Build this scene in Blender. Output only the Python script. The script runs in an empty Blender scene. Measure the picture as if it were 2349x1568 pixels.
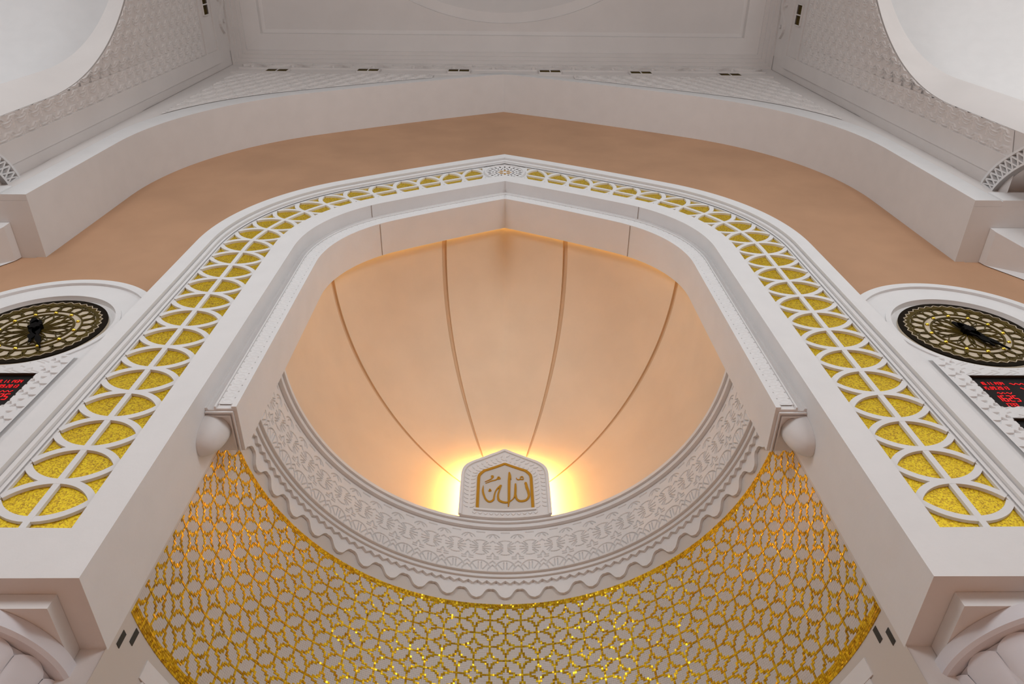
import bpy, math, random
import numpy as np
from mathutils import Matrix, Vector

# ------------------------------------------------------------------ camera, world, lights, exposure
S = 4.0                      # metres per drawing unit (camera to the face of the niche frame)
EYE = 1.6                    # eye height in metres
FW, FH, FPX = 2349, 1568, 1676.2
PITCH, YAW, ROLL, CX = 1.05308, 0.0328, -0.0254, -0.0197

sc = bpy.context.scene
COL = sc.collection
cam_d = bpy.data.cameras.new('camera')
cam = bpy.data.objects.new('camera', cam_d)
COL.objects.link(cam)
fw = Vector((math.sin(YAW)*math.cos(PITCH), math.cos(YAW)*math.cos(PITCH), math.sin(PITCH)))
rt0 = Vector((math.cos(YAW), -math.sin(YAW), 0))
up0 = rt0.cross(fw)
rt = rt0*math.cos(ROLL) + up0*math.sin(ROLL)
up = -rt0*math.sin(ROLL) + up0*math.cos(ROLL)
cam.matrix_world = Matrix(((rt.x, up.x, -fw.x, CX*S), (rt.y, up.y, -fw.y, 0), (rt.z, up.z, -fw.z, EYE), (0, 0, 0, 1)))
cam_d.sensor_width = 36
cam_d.lens = FPX/FW*36
cam_d.clip_end = 200
sc.camera = cam

world = bpy.data.worlds.new('world')
sc.world = world
world.use_nodes = True
bg = world.node_tree.nodes['Background']
bg.inputs[0].default_value = (1.0, 0.985, 0.975, 1)
bg.inputs[1].default_value = 0.12
sc.view_settings.view_transform = 'Standard'
sc.view_settings.look = 'None'
sc.view_settings.exposure = 0.0
sc.view_settings.gamma = 1.0
sc.view_settings.use_curve_mapping = False


def W(p):
    """drawing units (x right, y away, z above the eye) to metres"""
    return (p[0]*S, p[1]*S, p[2]*S + EYE)


def area_light(name, loc, target, size, power, color, size_y=None):
    d = bpy.data.lights.new(name, 'AREA')
    d.shape = 'RECTANGLE'
    d.size, d.size_y = size*S, (size_y or size)*S
    d.energy, d.color = power, color
    o = bpy.data.objects.new(name, d)
    COL.objects.link(o)
    o.location = W(loc)
    o.rotation_euler = (Vector(W(target)) - Vector(W(loc))).to_track_quat('-Z', 'Y').to_euler()
    return o


# daylight from the windows of the prayer hall behind the viewer
for side in (-1, 1):
    area_light('hall_window_light', (side*1.85, -1.9, 2.5), (-side*0.2, 1.1, 2.3), 1.4, 560, (0.945, 0.975, 1.0), 1.0)


area_light('floor_fill_light', (0, -1.1, 5.7), (0, -1.1, 0), 2.2, 560, (1.0, 0.96, 0.92)).data.spread = math.radians(48)  # added fill: lights the carpet so its warm bounce reaches the undersides
area_light('bay_window_light', (-2.32, -1.2, 2.7), (-5.0, -0.9, 3.4), 1.5, 400, (0.97, 0.98, 1.0))
area_light('bay_window_light', (2.32, -1.2, 2.7), (5.0, -0.9, 3.4), 1.5, 560, (1.0, 0.99, 0.98))

# ------------------------------------------------------------------ materials
MATS = {}


def mat(name, color, rough=0.6, metal=0.0, bump=0.0, bscale=60.0, vary=0.0, emit=None, estr=0.0, spec=0.3, vscale=3.0):
    m = bpy.data.materials.new(name)
    m.use_nodes = True
    nt = m.node_tree
    b = nt.nodes['Principled BSDF']
    b.inputs['Base Color'].default_value = (*color, 1)
    b.inputs['Roughness'].default_value = rough
    b.inputs['Metallic'].default_value = metal
    b.inputs['Specular IOR Level'].default_value = spec
    if emit:
        b.inputs['Emission Color'].default_value = (*emit, 1)
        b.inputs['Emission Strength'].default_value = estr
    if vary or bump:
        g = nt.nodes.new('ShaderNodeNewGeometry')
    if vary:
        n = nt.nodes.new('ShaderNodeTexNoise')
        n.inputs['Scale'].default_value = vscale
        n.inputs['Detail'].default_value = 5
        nt.links.new(g.outputs['Position'], n.inputs['Vector'])
        r = nt.nodes.new('ShaderNodeValToRGB')
        r.color_ramp.elements[0].position = 0.35
        r.color_ramp.elements[1].position = 0.65
        r.color_ramp.elements[0].color = (*[c*(1-vary) for c in color], 1)
        r.color_ramp.elements[1].color = (*[min(1, c*(1+vary)) for c in color], 1)
        nt.links.new(n.outputs['Fac'], r.inputs['Fac'])
        nt.links.new(r.outputs['Color'], b.inputs['Base Color'])
    if bump:
        n2 = nt.nodes.new('ShaderNodeTexNoise')
        n2.inputs['Scale'].default_value = bscale
        n2.inputs['Detail'].default_value = 4
        nt.links.new(g.outputs['Position'], n2.inputs['Vector'])
        bp = nt.nodes.new('ShaderNodeBump')
        bp.inputs['Strength'].default_value = bump
        bp.inputs['Distance'].default_value = 0.02
        nt.links.new(n2.outputs['Fac'], bp.inputs['Height'])
        nt.links.new(bp.outputs['Normal'], b.inputs['Normal'])
    MATS[name] = m
    return m


WHITE = mat('white_plaster', (0.785, 0.783, 0.783), 0.7, bump=0.05, bscale=25, vary=0.015)
GREYW = mat('hall_plaster', (0.72, 0.685, 0.665), 0.75, bump=0.04, bscale=20, vary=0.02, vscale=1.2)
TAN = mat('tan_paint', (0.55, 0.325, 0.195), 0.7, bump=0.04, bscale=15, vary=0.06, vscale=0.8)
CARPET = mat('carpet', (0.43, 0.235, 0.15), 0.95, bump=0.2, bscale=120, vary=0.1)
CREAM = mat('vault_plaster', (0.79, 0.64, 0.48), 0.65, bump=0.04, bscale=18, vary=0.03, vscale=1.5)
GROOVE_SHADE = mat('groove_shaded_plaster', (0.66, 0.47, 0.30), 0.7)  # vault plaster made darker and yellower: recess shading put into the colour
TILEW = mat('white_tile', (0.64, 0.60, 0.56), 0.4, spec=0.4)
GROUT = mat('grout', (0.55, 0.52, 0.49), 0.9)
GOLDP = mat('gold_paint', (0.62, 0.33, 0.03), 0.4, metal=0.5, bump=0.1, bscale=200)
BRONZE = mat('bronze', (0.075, 0.05, 0.004), 0.5, spec=0.12, vary=0.3, vscale=4)
DARKB = mat('dark_bronze', (0.010, 0.006, 0.002), 0.6, spec=0.05)
DIAL = mat('cream_dial', (0.62, 0.53, 0.40), 0.6)
STUD = mat('gold_stud', (0.75, 0.52, 0.06), 0.25, metal=0.8)
BLACK = mat('black_paint', (0.003, 0.0025, 0.0025), 0.6, spec=0.05)
SCREEN = mat('black_screen', (0.003, 0.002, 0.002), 0.4, spec=0.1)
LEDR = mat('red_led', (0.2, 0.0, 0.0), 0.5, emit=(1.0, 0.01, 0.015), estr=0.75)
GRILLE = mat('vent_grille', (0.055, 0.036, 0.026), 0.6)
JOINT = mat('joint_line', (0.42, 0.37, 0.34), 0.9)
BACKLIT = mat('backlight', (1, 0.8, 0.5), 0.5, emit=(1.0, 0.45, 0.08), estr=270.0)
COVE = mat('cove_light', (1, 0.7, 0.3), 0.5, emit=(1.0, 0.58, 0.10), estr=1.8)
COOLW = mat('stone_capital', (0.73, 0.73, 0.77), 0.5, bump=0.05, bscale=20, vary=0.02)
PANELW = mat('plaque_panel', (0.62, 0.60, 0.57), 0.5)
DARKSLOT = mat('slot_dark', (0.05, 0.05, 0.045), 0.7)


def gold_mosaic_mat(name, tile, c0, c1, c2):
    """gold leaf tesserae: per-tile colour from the mesh attribute, plus fine relief"""
    m = bpy.data.materials.new(name)
    m.use_nodes = True
    nt = m.node_tree
    b = nt.nodes['Principled BSDF']
    g = nt.nodes.new('ShaderNodeNewGeometry')
    v = nt.nodes.new('ShaderNodeTexVoronoi')
    v.inputs['Scale'].default_value = tile
    nt.links.new(g.outputs['Position'], v.inputs['Vector'])
    r = nt.nodes.new('ShaderNodeValToRGB')
    r.color_ramp.elements[0].color = (*c0, 1)
    r.color_ramp.elements[1].color = (*c2, 1)
    e = r.color_ramp.elements.new(0.45)
    e.color = (*c1, 1)
    sep = nt.nodes.new('ShaderNodeSeparateColor')
    nt.links.new(v.outputs['Color'], sep.inputs[0])
    nt.links.new(sep.outputs[0], r.inputs['Fac'])
    nt.links.new(r.outputs['Color'], b.inputs['Base Color'])
    bp = nt.nodes.new('ShaderNodeBump')
    bp.inputs['Strength'].default_value = 0.5
    bp.inputs['Distance'].default_value = 0.01
    nt.links.new(sep.outputs[1], bp.inputs['Height'])
    nt.links.new(bp.outputs['Normal'], b.inputs['Normal'])
    b.inputs['Metallic'].default_value = 0.55
    b.inputs['Roughness'].default_value = 0.38
    MATS[name] = m
    return m


GOLDM = gold_mosaic_mat('gold_leaf_mosaic', 85.0, (0.36, 0.20, 0.003), (0.70, 0.46, 0.004), (0.82, 0.64, 0.012))
GOLDT = mat('gold_tile', (0.80, 0.42, 0.015), 0.30, metal=0.75)
_nt = GOLDT.node_tree
_g = _nt.nodes.new('ShaderNodeNewGeometry')
_r = _nt.nodes.new('ShaderNodeValToRGB')
_r.color_ramp.elements[0].color = (0.55, 0.29, 0.004, 1)
_r.color_ramp.elements[1].color = (0.95, 0.65, 0.03, 1)
_nt.links.new(_g.outputs['Random Per Island'], _r.inputs['Fac'])
_nt.links.new(_r.outputs['Color'], _nt.nodes['Principled BSDF'].inputs['Base Color'])

# ------------------------------------------------------------------ object helpers (all coordinates in drawing units)
ORG = {}


def props(o, label=None, cat=None, group=None, kind=None):
    for k, v in (('label', label), ('category', cat), ('group', group), ('kind', kind)):
        if v:
            o[k] = v
    return o


def thing(name, loc, label, cat, group=None):
    o = bpy.data.objects.new(name, None)
    COL.objects.link(o)
    o.location = W(loc)
    o.empty_display_size = 0.2
    ORG[o.name] = np.array(W(loc))
    return props(o, label, cat, group)


def link(name, me, m, parent, org):
    o = bpy.data.objects.new(name, me)
    COL.objects.link(o)
    if m:
        me.materials.append(m)
    if parent is not None:
        o.parent = parent
        if parent.name in ORG:
            porg = ORG[parent.name]
            o.location = Vector(org - porg)
    else:
        o.location = Vector(org)
    ORG[o.name] = np.array(org)
    return o


def mesh(name, V, F, m, parent=None, smooth=False, **kw):
    """V: n x 3 in drawing units. Origin: the parent's origin, or the mesh's own base."""
    V = np.asarray(V, float).reshape(-1, 3)*S
    V[:, 2] += EYE
    if parent is not None and parent.name in ORG:
        org = ORG[parent.name]
    else:
        org = np.array([(V[:, 0].min()+V[:, 0].max())/2, (V[:, 1].min()+V[:, 1].max())/2, V[:, 2].min()])
    V = V - org
    me = bpy.data.meshes.new(name)
    if isinstance(F, np.ndarray):
        n, k = F.shape
        me.vertices.add(len(V))
        me.vertices.foreach_set('co', V.astype(np.float32).ravel())
        me.loops.add(n*k)
        me.loops.foreach_set('vertex_index', F.astype(np.int32).ravel())
        me.polygons.add(n)
        me.polygons.foreach_set('loop_start', np.arange(0, n*k, k, dtype=np.int32))
        me.update(calc_edges=True)
        me.validate()
    else:
        me.from_pydata([tuple(v) for v in V], [], [tuple(f) for f in F])
        me.update()
    me.polygons.foreach_set('use_smooth', np.full(len(me.polygons), bool(smooth)))
    if smooth:
        me.set_sharp_from_angle(angle=math.radians(32))
    o = link(name, me, m, parent, org)
    return props(o, **kw)


def gridF(n, m, closed=False):
    i = np.arange(n-1)[:, None]
    j = np.arange(m if closed else m-1)[None, :]
    j2 = (j+1) % m
    return np.stack([i*m+j, i*m+j2, (i+1)*m+j2, (i+1)*m+j], -1).reshape(-1, 4)


def grid(name, P, m, parent=None, smooth=True, flip=False, **kw):
    n, k = P.shape[:2]
    F = gridF(n, k)
    if flip:
        F = F[:, ::-1]
    return mesh(name, P.reshape(-1, 3), np.ascontiguousarray(F), m, parent, smooth, **kw)


class MB:
    """collects boxes, prisms and ribbons into one mesh"""
    def __init__(self):
        self.V, self.F, self.n = [], [], 0

    def add(self, V, F):
        V = np.asarray(V, float).reshape(-1, 3)
        self.V.append(V)
        self.F += [tuple(int(i)+self.n for i in f) for f in F]
        self.n += len(V)

    def box(self, x0, x1, y0, y1, z0, z1):
        V = [(x, y, z) for x in (x0, x1) for y in (y0, y1) for z in (z0, z1)]
        self.add(V, [(0, 1, 3, 2), (4, 6, 7, 5), (0, 4, 5, 1), (2, 3, 7, 6), (0, 2, 6, 4), (1, 5, 7, 3)])

    def strip(self, A, B, C, D):
        """closed four-sided bar through rows A B C D (each n x 3)"""
        A, B, C, D = [np.asarray(q, float) for q in (A, B, C, D)]
        n = len(A)
        V = np.concatenate([A, B, C, D])
        F = []
        for a, b in ((0, 1), (1, 2), (2, 3), (3, 0)):
            for i in range(n-1):
                F.append((a*n+i, a*n+i+1, b*n+i+1, b*n+i))
        F.append((0, n, 2*n, 3*n))
        F.append((n-1, 4*n-1, 3*n-1, 2*n-1))
        self.add(V, F)

    def ribbon(self, pts, w, fmap, d0, d1):
        """flat strap along 2-D pts, half width w (number or list), fmap(a, b, depth) -> xyz arrays; from depth d0 (face) to d1"""
        P = np.asarray(pts, float)
        T = np.gradient(P, axis=0)
        T /= np.maximum(np.hypot(T[:, 0], T[:, 1])[:, None], 1e-12)
        N = np.stack([-T[:, 1], T[:, 0]], 1)
        w = np.broadcast_to(np.asarray(w, float), (len(P),))[:, None]
        L, R = P+N*w, P-N*w
        self.strip(fmap(L[:, 0], L[:, 1], d0), fmap(R[:, 0], R[:, 1], d0), fmap(R[:, 0], R[:, 1], d1), fmap(L[:, 0], L[:, 1], d1))

    def prism(self, pts, fmap, d0, d1):
        P = np.asarray(pts, float)
        n = len(P)
        V = np.concatenate([fmap(P[:, 0], P[:, 1], d0), fmap(P[:, 0], P[:, 1], d1)])
        F = [tuple(range(n)), tuple(range(2*n-1, n-1, -1))]
        F += [(i, i+n, (i+1) % n+n, (i+1) % n) for i in range(n)]
        self.add(V, F)

    def build(self, name, m, parent=None, smooth=False, **kw):
        return mesh(name, np.concatenate(self.V), self.F, m, parent, smooth, **kw)


def planeY(sx=1, cx=0.0, cz=0.0):
    """(a, b, depth) on a wall facing the viewer: depth is the y"""
    def f(a, b, d):
        a, b = np.atleast_1d(a), np.atleast_1d(b)
        return np.stack([cx+sx*a, np.full_like(a, d, dtype=float), cz+b], 1)
    return f


def smoothstep(e0, e1, x):
    t = np.clip((x-e0)/(e1-e0), 0, 1)
    return t*t*(3-2*t)


def seg_dist(U, Vv, a, b):
    ax, ay = a
    bx, by = b
    dx, dy = bx-ax, by-ay
    t = np.clip(((U-ax)*dx+(Vv-ay)*dy)/(dx*dx+dy*dy+1e-12), 0, 1)
    return np.hypot(U-ax-t*dx, Vv-ay-t*dy)


def arc_dist(U, Vv, c, r, a0, a1):
    """distance to an arc from a0 to a1 degrees"""
    am, ah = math.radians((a0+a1)/2), math.radians(abs(a1-a0)/2)
    x, y = U-c[0], Vv-c[1]
    ang = np.arctan2(y, x)
    d = np.abs((ang-am+math.pi) % (2*math.pi)-math.pi)
    ins = np.abs(np.hypot(x, y)-r)
    e0 = np.hypot(x-r*math.cos(am-ah), y-r*math.sin(am-ah))
    e1 = np.hypot(x-r*math.cos(am+ah), y-r*math.sin(am+ah))
    return np.where(d <= ah, ins, np.minimum(e0, e1))


# ------------------------------------------------------------------ the arch curves (half profiles, springing to crown)
def half_curve(x0, v, zb, ns=10, n1=36, n2=34):
    r1, z1, t1, r2 = v
    c1 = np.array([x0-r1, z1])
    n = np.array([math.cos(t1), math.sin(t1)])
    c2 = c1+n*(r1-r2)
    a = np.stack([np.full(ns, x0), np.linspace(zb, z1, ns, endpoint=False)], 1)
    t = np.linspace(0, t1, n1, endpoint=False)
    b = c1+r1*np.stack([np.cos(t), np.sin(t)], 1)
    tt = math.acos(max(-1, min(1, -c2[0]/r2)))
    t = np.linspace(t1, tt, n2)
    c = c2+r2*np.stack([np.cos(t), np.sin(t)], 1)
    c[-1, 0] = 0
    return np.concatenate([a, b, c])


def full(h):
    """left springing -> crown -> right springing"""
    l = h.copy()
    l[:, 0] *= -1
    return np.concatenate([l, h[::-1][1:]])


VA = (0.5748, 2.4424, 0.9871, 7.373)
VO = (0.8788, 2.4904, 0.9647, 8.9447)
VB = (0.5209, 2.4115, 0.9724, 5.8835)
VG = (1.5068, 3.5392, 0.9824, 13.2221)
VR = (1.3057, 3.7167, 0.9878, 14.9149)
ZF = 0.917                                             # underside of the frame blocks
HA, HO = half_curve(0.7558, VA, ZF), half_curve(1.123, VO, ZF)
OW = 0.367


def FRh(o):
    t = o/OW
    return HA*(1-t)+HO*t


def sweep(name, profile, fh, m, parent, caps=True, flip=False, **kw):
    """profile: list of (o, y); fh(o) -> half curve. One strip of the swept section over the whole arch."""
    rows = []
    for o, y in profile:
        c = full(fh(o))
        rows.append(np.stack([c[:, 0], np.full(len(c), y), c[:, 1]], 1))
    P = np.stack(rows)
    n, k = P.shape[:2]
    F = [tuple(f) for f in gridF(n, k)]
    if caps:
        F.append(tuple(i*k for i in range(n)))
        F.append(tuple(i*k+k-1 for i in range(n-1, -1, -1)))
    return mesh(name, P.reshape(-1, 3), F, m, parent, True, **kw)


# ------------------------------------------------------------------ setting: floor, walls, ceiling
XW, YW, ZC = 2.05, 0.935, 5.98                          # side wall, upper back wall, ceiling
YB = 1.188                                              # tan wall behind the frame
HG, HR = half_curve(1.862, VG, 2.77), half_curve(1.973, VR, 2.77)

b = MB()
b.box(-7, 7, -5, 3, -0.45, -0.40)
b.build('floor', CARPET, kind='structure')

# tan wall behind the frame: between the hidden back of the frame and the great arch
inner = full(FRh(0.2))
outer = full(half_curve(1.90, VG, 0.60))
k = len(inner)
P = np.stack([np.stack([inner[:, 0], np.full(k, YB), inner[:, 1]], 1), np.stack([outer[:, 0], np.full(k, YB), outer[:, 1]], 1)])
P[1, :, 2] = np.where(P[1, :, 2] < 2.85, np.maximum(P[1, :, 2], 0.93), P[1, :, 2])
grid('wall_back', P, TAN, kind='structure')
b = MB()
for s in (-1, 1):
    b.box(min(s*1.84, s*3.2), max(s*1.84, s*3.2), YB+0.003, YB+0.03, 0.9, 3.6)
b.build('wall_back_side', TAN, kind='structure')
for s, nm in ((-1, 'wall_back_left'), (1, 'wall_back_right')):
    b = MB()
    b.box(min(s*0.7575, s*2.6), max(s*0.7575, s*2.6), YB, YB+0.05, -0.4, 0.95)
    b.build(nm, WHITE, kind='structure')

# curved niche wall under the mosaic
RN, YN = 0.757, 1.15
A0 = math.radians(2.6)


def cyl(R, ang, z):
    ang, z = np.broadcast_arrays(np.asarray(ang, float), np.asarray(z, float))
    return np.stack([-R*np.cos(ang), YN+R*np.sin(ang), z], -1)


ang = np.linspace(A0, math.pi-A0, 121)
rows = [cyl(RN, ang, np.full_like(ang, z)) for z in (-0.4, 0.95, 1.72, 1.80)]
grid('wall_niche', np.stack(rows), TILEW, kind='structure', flip=True)


def leaf_relief(U, V, cu, cv):
    """palmette pattern, staggered rows of curling leaf pairs"""
    row = np.floor(V/cv)
    u = ((U/cu+0.5*(row % 2)) % 1.0)-0.5
    v = (V/cv) % 1.0
    d = np.full_like(u, 9.0)
    for s in (-1, 1):
        d = np.minimum(d, arc_dist(u, v, (s*0.46, 0.10), 0.40, 90 if s < 0 else 90, 8 if s < 0 else 172))
        d = np.minimum(d, arc_dist(u, v, (s*0.52, 0.42), 0.36, 90, 10 if s < 0 else 170)*1.1)
        d = np.minimum(d, seg_dist(u, v, (s*0.16, 0.08), (s*0.34, 0.30)))
    d = np.minimum(d, seg_dist(u, v, (0, 0.1), (0, 0.95)))
    d = np.minimum(d, arc_dist(u, v, (0, 0.22), 0.12, 200, 340))
    return 1-smoothstep(0.025, 0.075, d)


def curve_z(h, x):
    return np.interp(-np.abs(x), -h[:, 0], h[:, 1])


def curve_x(h, z):
    return np.interp(z, h[:, 1], h[:, 0])


def dens(P, n=60):
    P = np.asarray(P, float)
    s_ = np.concatenate([[0], np.cumsum(np.hypot(*np.diff(P, axis=0).T))])
    q = np.linspace(0, s_[-1], n)
    return np.stack([np.interp(q, s_, P[:, 0]), np.interp(q, s_, P[:, 1])], 1)


# upper back wall, over the great arch
rim = full(HR)
k = len(rim)
top = np.stack([np.clip(rim[:, 0]*1.3, -XW, XW), np.full(k, YW), np.full(k, ZC)], 1)
top[:, 2] = np.where(np.abs(rim[:, 0]) > 1.9, np.maximum(rim[:, 1], 3.3), ZC)
P = np.stack([np.stack([rim[:, 0], np.full(k, YW), rim[:, 1]], 1), top])
i0 = np.abs(rim[:, 0]) > 1.9
P[1, i0, 0] = np.sign(rim[i0, 0])*XW
wall_up = grid('wall_back_upper', P, GREYW, kind='structure')
b = MB()
b.box(-2.7, 2.7, YW+0.002, YW+0.03, 5.65, ZC)
for s in (-1, 1):
    b.box(min(s*1.93, s*2.7), max(s*1.93, s*2.7), YW+0.002, YW+0.03, 2.87, 5.649)
b.build('wall_back_top', GREYW, kind='structure')
for s in (-1, 1):
    xs = np.linspace(0.50, 1.915, 330)
    zb = np.minimum(curve_z(half_curve(1.99, VR, 2.77), xs)+0.03, 5.49)
    tt = np.linspace(0, 1, 280)[:, None]
    Z = zb[None]*(1-tt)+5.50*tt
    X = np.broadcast_to(xs[None], Z.shape)
    H = leaf_relief(X, Z, 0.105, 0.105)*0.005*smoothstep(0, 0.03, tt)*smoothstep(0, 0.03, 1-tt)
    grid('carved_spandrel', np.stack([s*X, YW-0.003-H, Z], -1), GREYW, wall_up, flip=(s > 0))

# side walls with their big arches toward the neighbouring bays
YSC = -1.165                                            # middle of the side arch
hs = half_curve(1.857, (1.5068, 3.42, 0.9824, 13.2221), 2.87)
fs = full(hs)
fi = full(half_curve(1.79, (1.5, 3.70, 0.9824, 13.2), 2.87))
k = len(fs)
for s, nm in ((-1, 'wall_left'), (1, 'wall_right')):
    out = np.stack([np.full(k, s*XW), np.where(np.abs(fs[:, 0]) > 1.75, np.sign(fs[:, 0])*2.12, fs[:, 0]*1.14)+YSC, np.where(np.abs(fs[:, 0]) > 1.75, fs[:, 1], ZC)], 1)
    P = np.stack([np.stack([np.full(k, s*(XW+0.16)), fi[:, 0]+YSC, fi[:, 1]], 1),
                  np.stack([np.full(k, s*XW), fs[:, 0]+YSC, fs[:, 1]], 1), out])
    wl = grid(nm, P, GREYW, kind='structure')
    b = MB()
    x0, x1 = sorted((s*(XW+0.003), s*(XW+0.06)))
    b.box(x0, x1, YSC-2.1, YSC+2.1, 5.35, ZC)
    b.box(x0, x1, YSC+1.87, YSC+2.1, 3.05, 5.349)
    b.build('wall_face', GREYW, wl)
    # carved spandrel panel
    hc = dens(hs[hs[:, 1] > 3.0][::-1], 330)
    hc = np.concatenate([hc[hc[:, 0] < 1.3][::3], dens(hc[hc[:, 0] >= 1.3], 190)])
    ys = np.concatenate([hc[:, 0], np.linspace(1.859, 1.957, 34)])
    zb = np.concatenate([hc[:, 1]+0.010, np.linspace(2.95, 2.91, 34)])
    zb = np.minimum(zb, 5.34)
    tt = np.linspace(0, 1, 420)[:, None]
    Z = zb[None]*(1-tt)+5.35*tt
    Yg = np.broadcast_to(ys[None], Z.shape)
    H = leaf_relief(Z, Yg, 0.104, 0.060)*0.0045*smoothstep(0, 0.02, tt)*smoothstep(0, 0.02, 1-tt)
    grid('carved_spandrel', np.stack([s*(XW-0.0035-H), Yg+YSC, Z], -1), GREYW, wl, flip=(s < 0))
    # plain pilaster next to the corner and the thin rails of the vent strip
    b = MB()
    x0, x1 = sorted((s*(XW-0.010), s*XW))
    b.prism([(0.792, 2.91), (0.880, 2.985), (0.880, 5.62), (0.792, 5.62)], (lambda a_, c_, d_: np.stack([np.full_like(np.atleast_1d(a_), d_, dtype=float), np.atleast_1d(a_), np.atleast_1d(c_)], 1)), s*(XW-0.012), s*XW)
    b.build('pilaster', GREYW, wl)
    b = MB()
    for z in (5.37, 5.60):
        b.box(x0, x1, -3.2, 0.80, z, z+0.018)
    b.build('rail', GREYW, wl)
b = MB()
for z in (5.505, 5.69):
    b.box(-1.95, 1.95, YW-0.010, YW, z, z+0.016)
b.build('rail', GREYW, wall_up)


# wavy scroll friezes
def scroll(a0, a1, zc, fmap, name, parent, period=0.30, face=0.0, back=0.01):
    mb = MB()
    n = int((a1-a0)/period)
    for i in range(n):
        x = np.linspace(0, 1, 19)
        px = a0+(i+x)*period
        pz = zc+0.045*np.sin(2*math.pi*x)
        mb.ribbon(np.stack([px, pz], 1), 0.008+0.010*np.abs(np.sin(2*math.pi*x)), fmap, face, back)
        for q in (0.25, 0.75):
            cx_, cz_ = a0+(i+q)*period, zc-0.02*math.sin(2*math.pi*q)
            t = np.linspace(0, 2*math.pi, 9)[:-1]
            mb.prism(np.stack([cx_+0.014*np.cos(t), cz_+0.014*np.sin(t)], 1), fmap, face, back)
    return mb.build(name, GREYW, parent)


scroll(-1.95, 1.95, 5.80, planeY(), 'scroll_frieze', wall_up, 0.30, YW-0.016, YW)
for s, nm in ((-1, 'wall_left'), (1, 'wall_right')):
    def fx(a, b_, d, s=s):
        a, b_ = np.atleast_1d(a), np.atleast_1d(b_)
        return np.stack([np.full_like(a, s*d, dtype=float), a, b_], 1)
    scroll(-2.9, 0.86, 5.79, fx, 'scroll_frieze', bpy.data.objects[nm], 0.30, XW-0.018, XW)

# ceiling: cornice steps, flat border, sunk square, shallow dome
YCC = -1.09


def sq(i, z):
    hx = XW-i
    y1, y0 = YW-i, 2*YCC-(YW-i)
    return [(-hx, y0, z), (hx, y0, z), (hx, y1, z), (-hx, y1, z)]


prof = [(0.0, 5.87), (0.016, 5.87), (0.016, 5.90), (0.040, 5.90), (0.040, 5.93), (0.066, 5.93), (0.066, 5.955), (0.092, 5.955), (0.092, ZC), (0.205, 6.0), (0.205, 6.05), (0.23, 6.06)]
V = []
for i, z in prof:
    V += sq(i, z)
F = []
for i in range(len(prof)-1):
    for j in range(4):
        F.append((4*i+j, 4*i+(j+1) % 4, 4*i+4+(j+1) % 4, 4*i+4+j))
ceil = mesh('ceiling', V, F, GREYW, kind='structure')
RD = 1.74
sqp = []
hx, hy = XW-0.23, YW-0.23-YCC
qa = math.atan2(hy, hx)
t = np.sort(np.concatenate([np.linspace(0, 2*math.pi, 129)[:-1], [qa, math.pi-qa, math.pi+qa, 2*math.pi-qa]]))
for a in t:
    c_, s_ = math.cos(a), math.sin(a)
    kq = min(hx/max(abs(c_), 1e-6), hy/max(abs(s_), 1e-6))
    sqp.append((kq*c_, YCC+kq*s_, 6.06))
rows = [np.array(sqp)]
for r, z in ((RD, 6.06), (RD, 6.10), (RD*0.96, 6.12), (RD*0.93, 6.2), (RD*0.8, 6.55), (RD*0.55, 6.95), (RD*0.25, 7.15), (0.02, 7.2)):
    rows.append(np.stack([r*np.cos(t), YCC+r*np.sin(t), np.full(len(t), z)], 1))
P = np.stack(rows)
P = np.concatenate([P, P[:, :1]], 1)
grid('dome_panel', P, GREYW, ceil)

# neighbouring bays: vaulted white shells seen through the side arches
for s, nm in ((-1, 'wall_bay_left'), (1, 'wall_bay_right')):
    th = np.linspace(0, math.pi, 49)
    ph = np.linspace(0.02, math.pi-0.02, 49)
    T, Q = np.meshgrid(th, ph, indexing='ij')
    X = s*(2.215+2.6*np.sin(T)*np.sin(Q))
    Yy = YSC+2.25*np.cos(T)*1.0
    Z = 3.0+2.9*np.cos(Q)*np.sin(T)
    grid(nm, np.stack([X, Yy, Z], -1), WHITE, kind='structure')

# ------------------------------------------------------------------ great outer arch
ga = thing('great_arch', (0, 1.05, 2.77), 'wide white pointed arch spanning the tan wall above the gold lattice frame', 'arch')


def GAh(o):
    t_ = o/0.111
    return HG*(1-t_)+HR*t_


sweep('soffit', [(0.0, YB), (0.0, 0.925), (0.03, 0.9253), (0.03, 1.1)], GAh, WHITE, ga, caps=False)
sweep('rim', [(0.0, 0.925), (0.100, 0.925), (0.111, 0.931), (0.111, 0.95), (0.0, 0.95)], GAh, WHITE, ga, caps=True)
for s in (-1, 1):
    b = MB()
    x0, x1 = sorted((s*1.8621, s*2.8))
    b.box(x0, x1, 0.9505, YB+0.02, 2.77, 2.875)
    b.box(*sorted((s*1.9735, s*2.8)), 0.925, 0.9504, 2.7702, 2.875)
    b.build('impost', WHITE, ga)

# tapered corbels under the imposts
for s, side in ((-1, 'left'), (1, 'right')):
    x0, x1, xa = s*1.96, s*2.62, s*2.30
    V = [(x0, 1.04, 2.769), (x1, 1.04, 2.769), (x1, YB, 2.769), (x0, YB, 2.769),
         (s*1.965, 1.045, 2.735), (s*2.615, 1.045, 2.735), (s*2.615, YB, 2.735), (s*1.965, YB, 2.735),
         (s*2.20, 1.15, 2.44), (s*2.38, 1.15, 2.44), (s*2.38, YB, 2.30), (s*2.20, YB, 2.30)]
    F = [(0, 1, 2, 3), (8, 11, 10, 9)]
    for a in (0, 4):
        for j in range(4):
            F.append((a+j, a+(j+1) % 4, a+4+(j+1) % 4, a+4+j))
    mesh('corbel', V, F, WHITE, None, label='white tapered corbel under the %s end of the wide arch' % side, cat='corbel')

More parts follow.
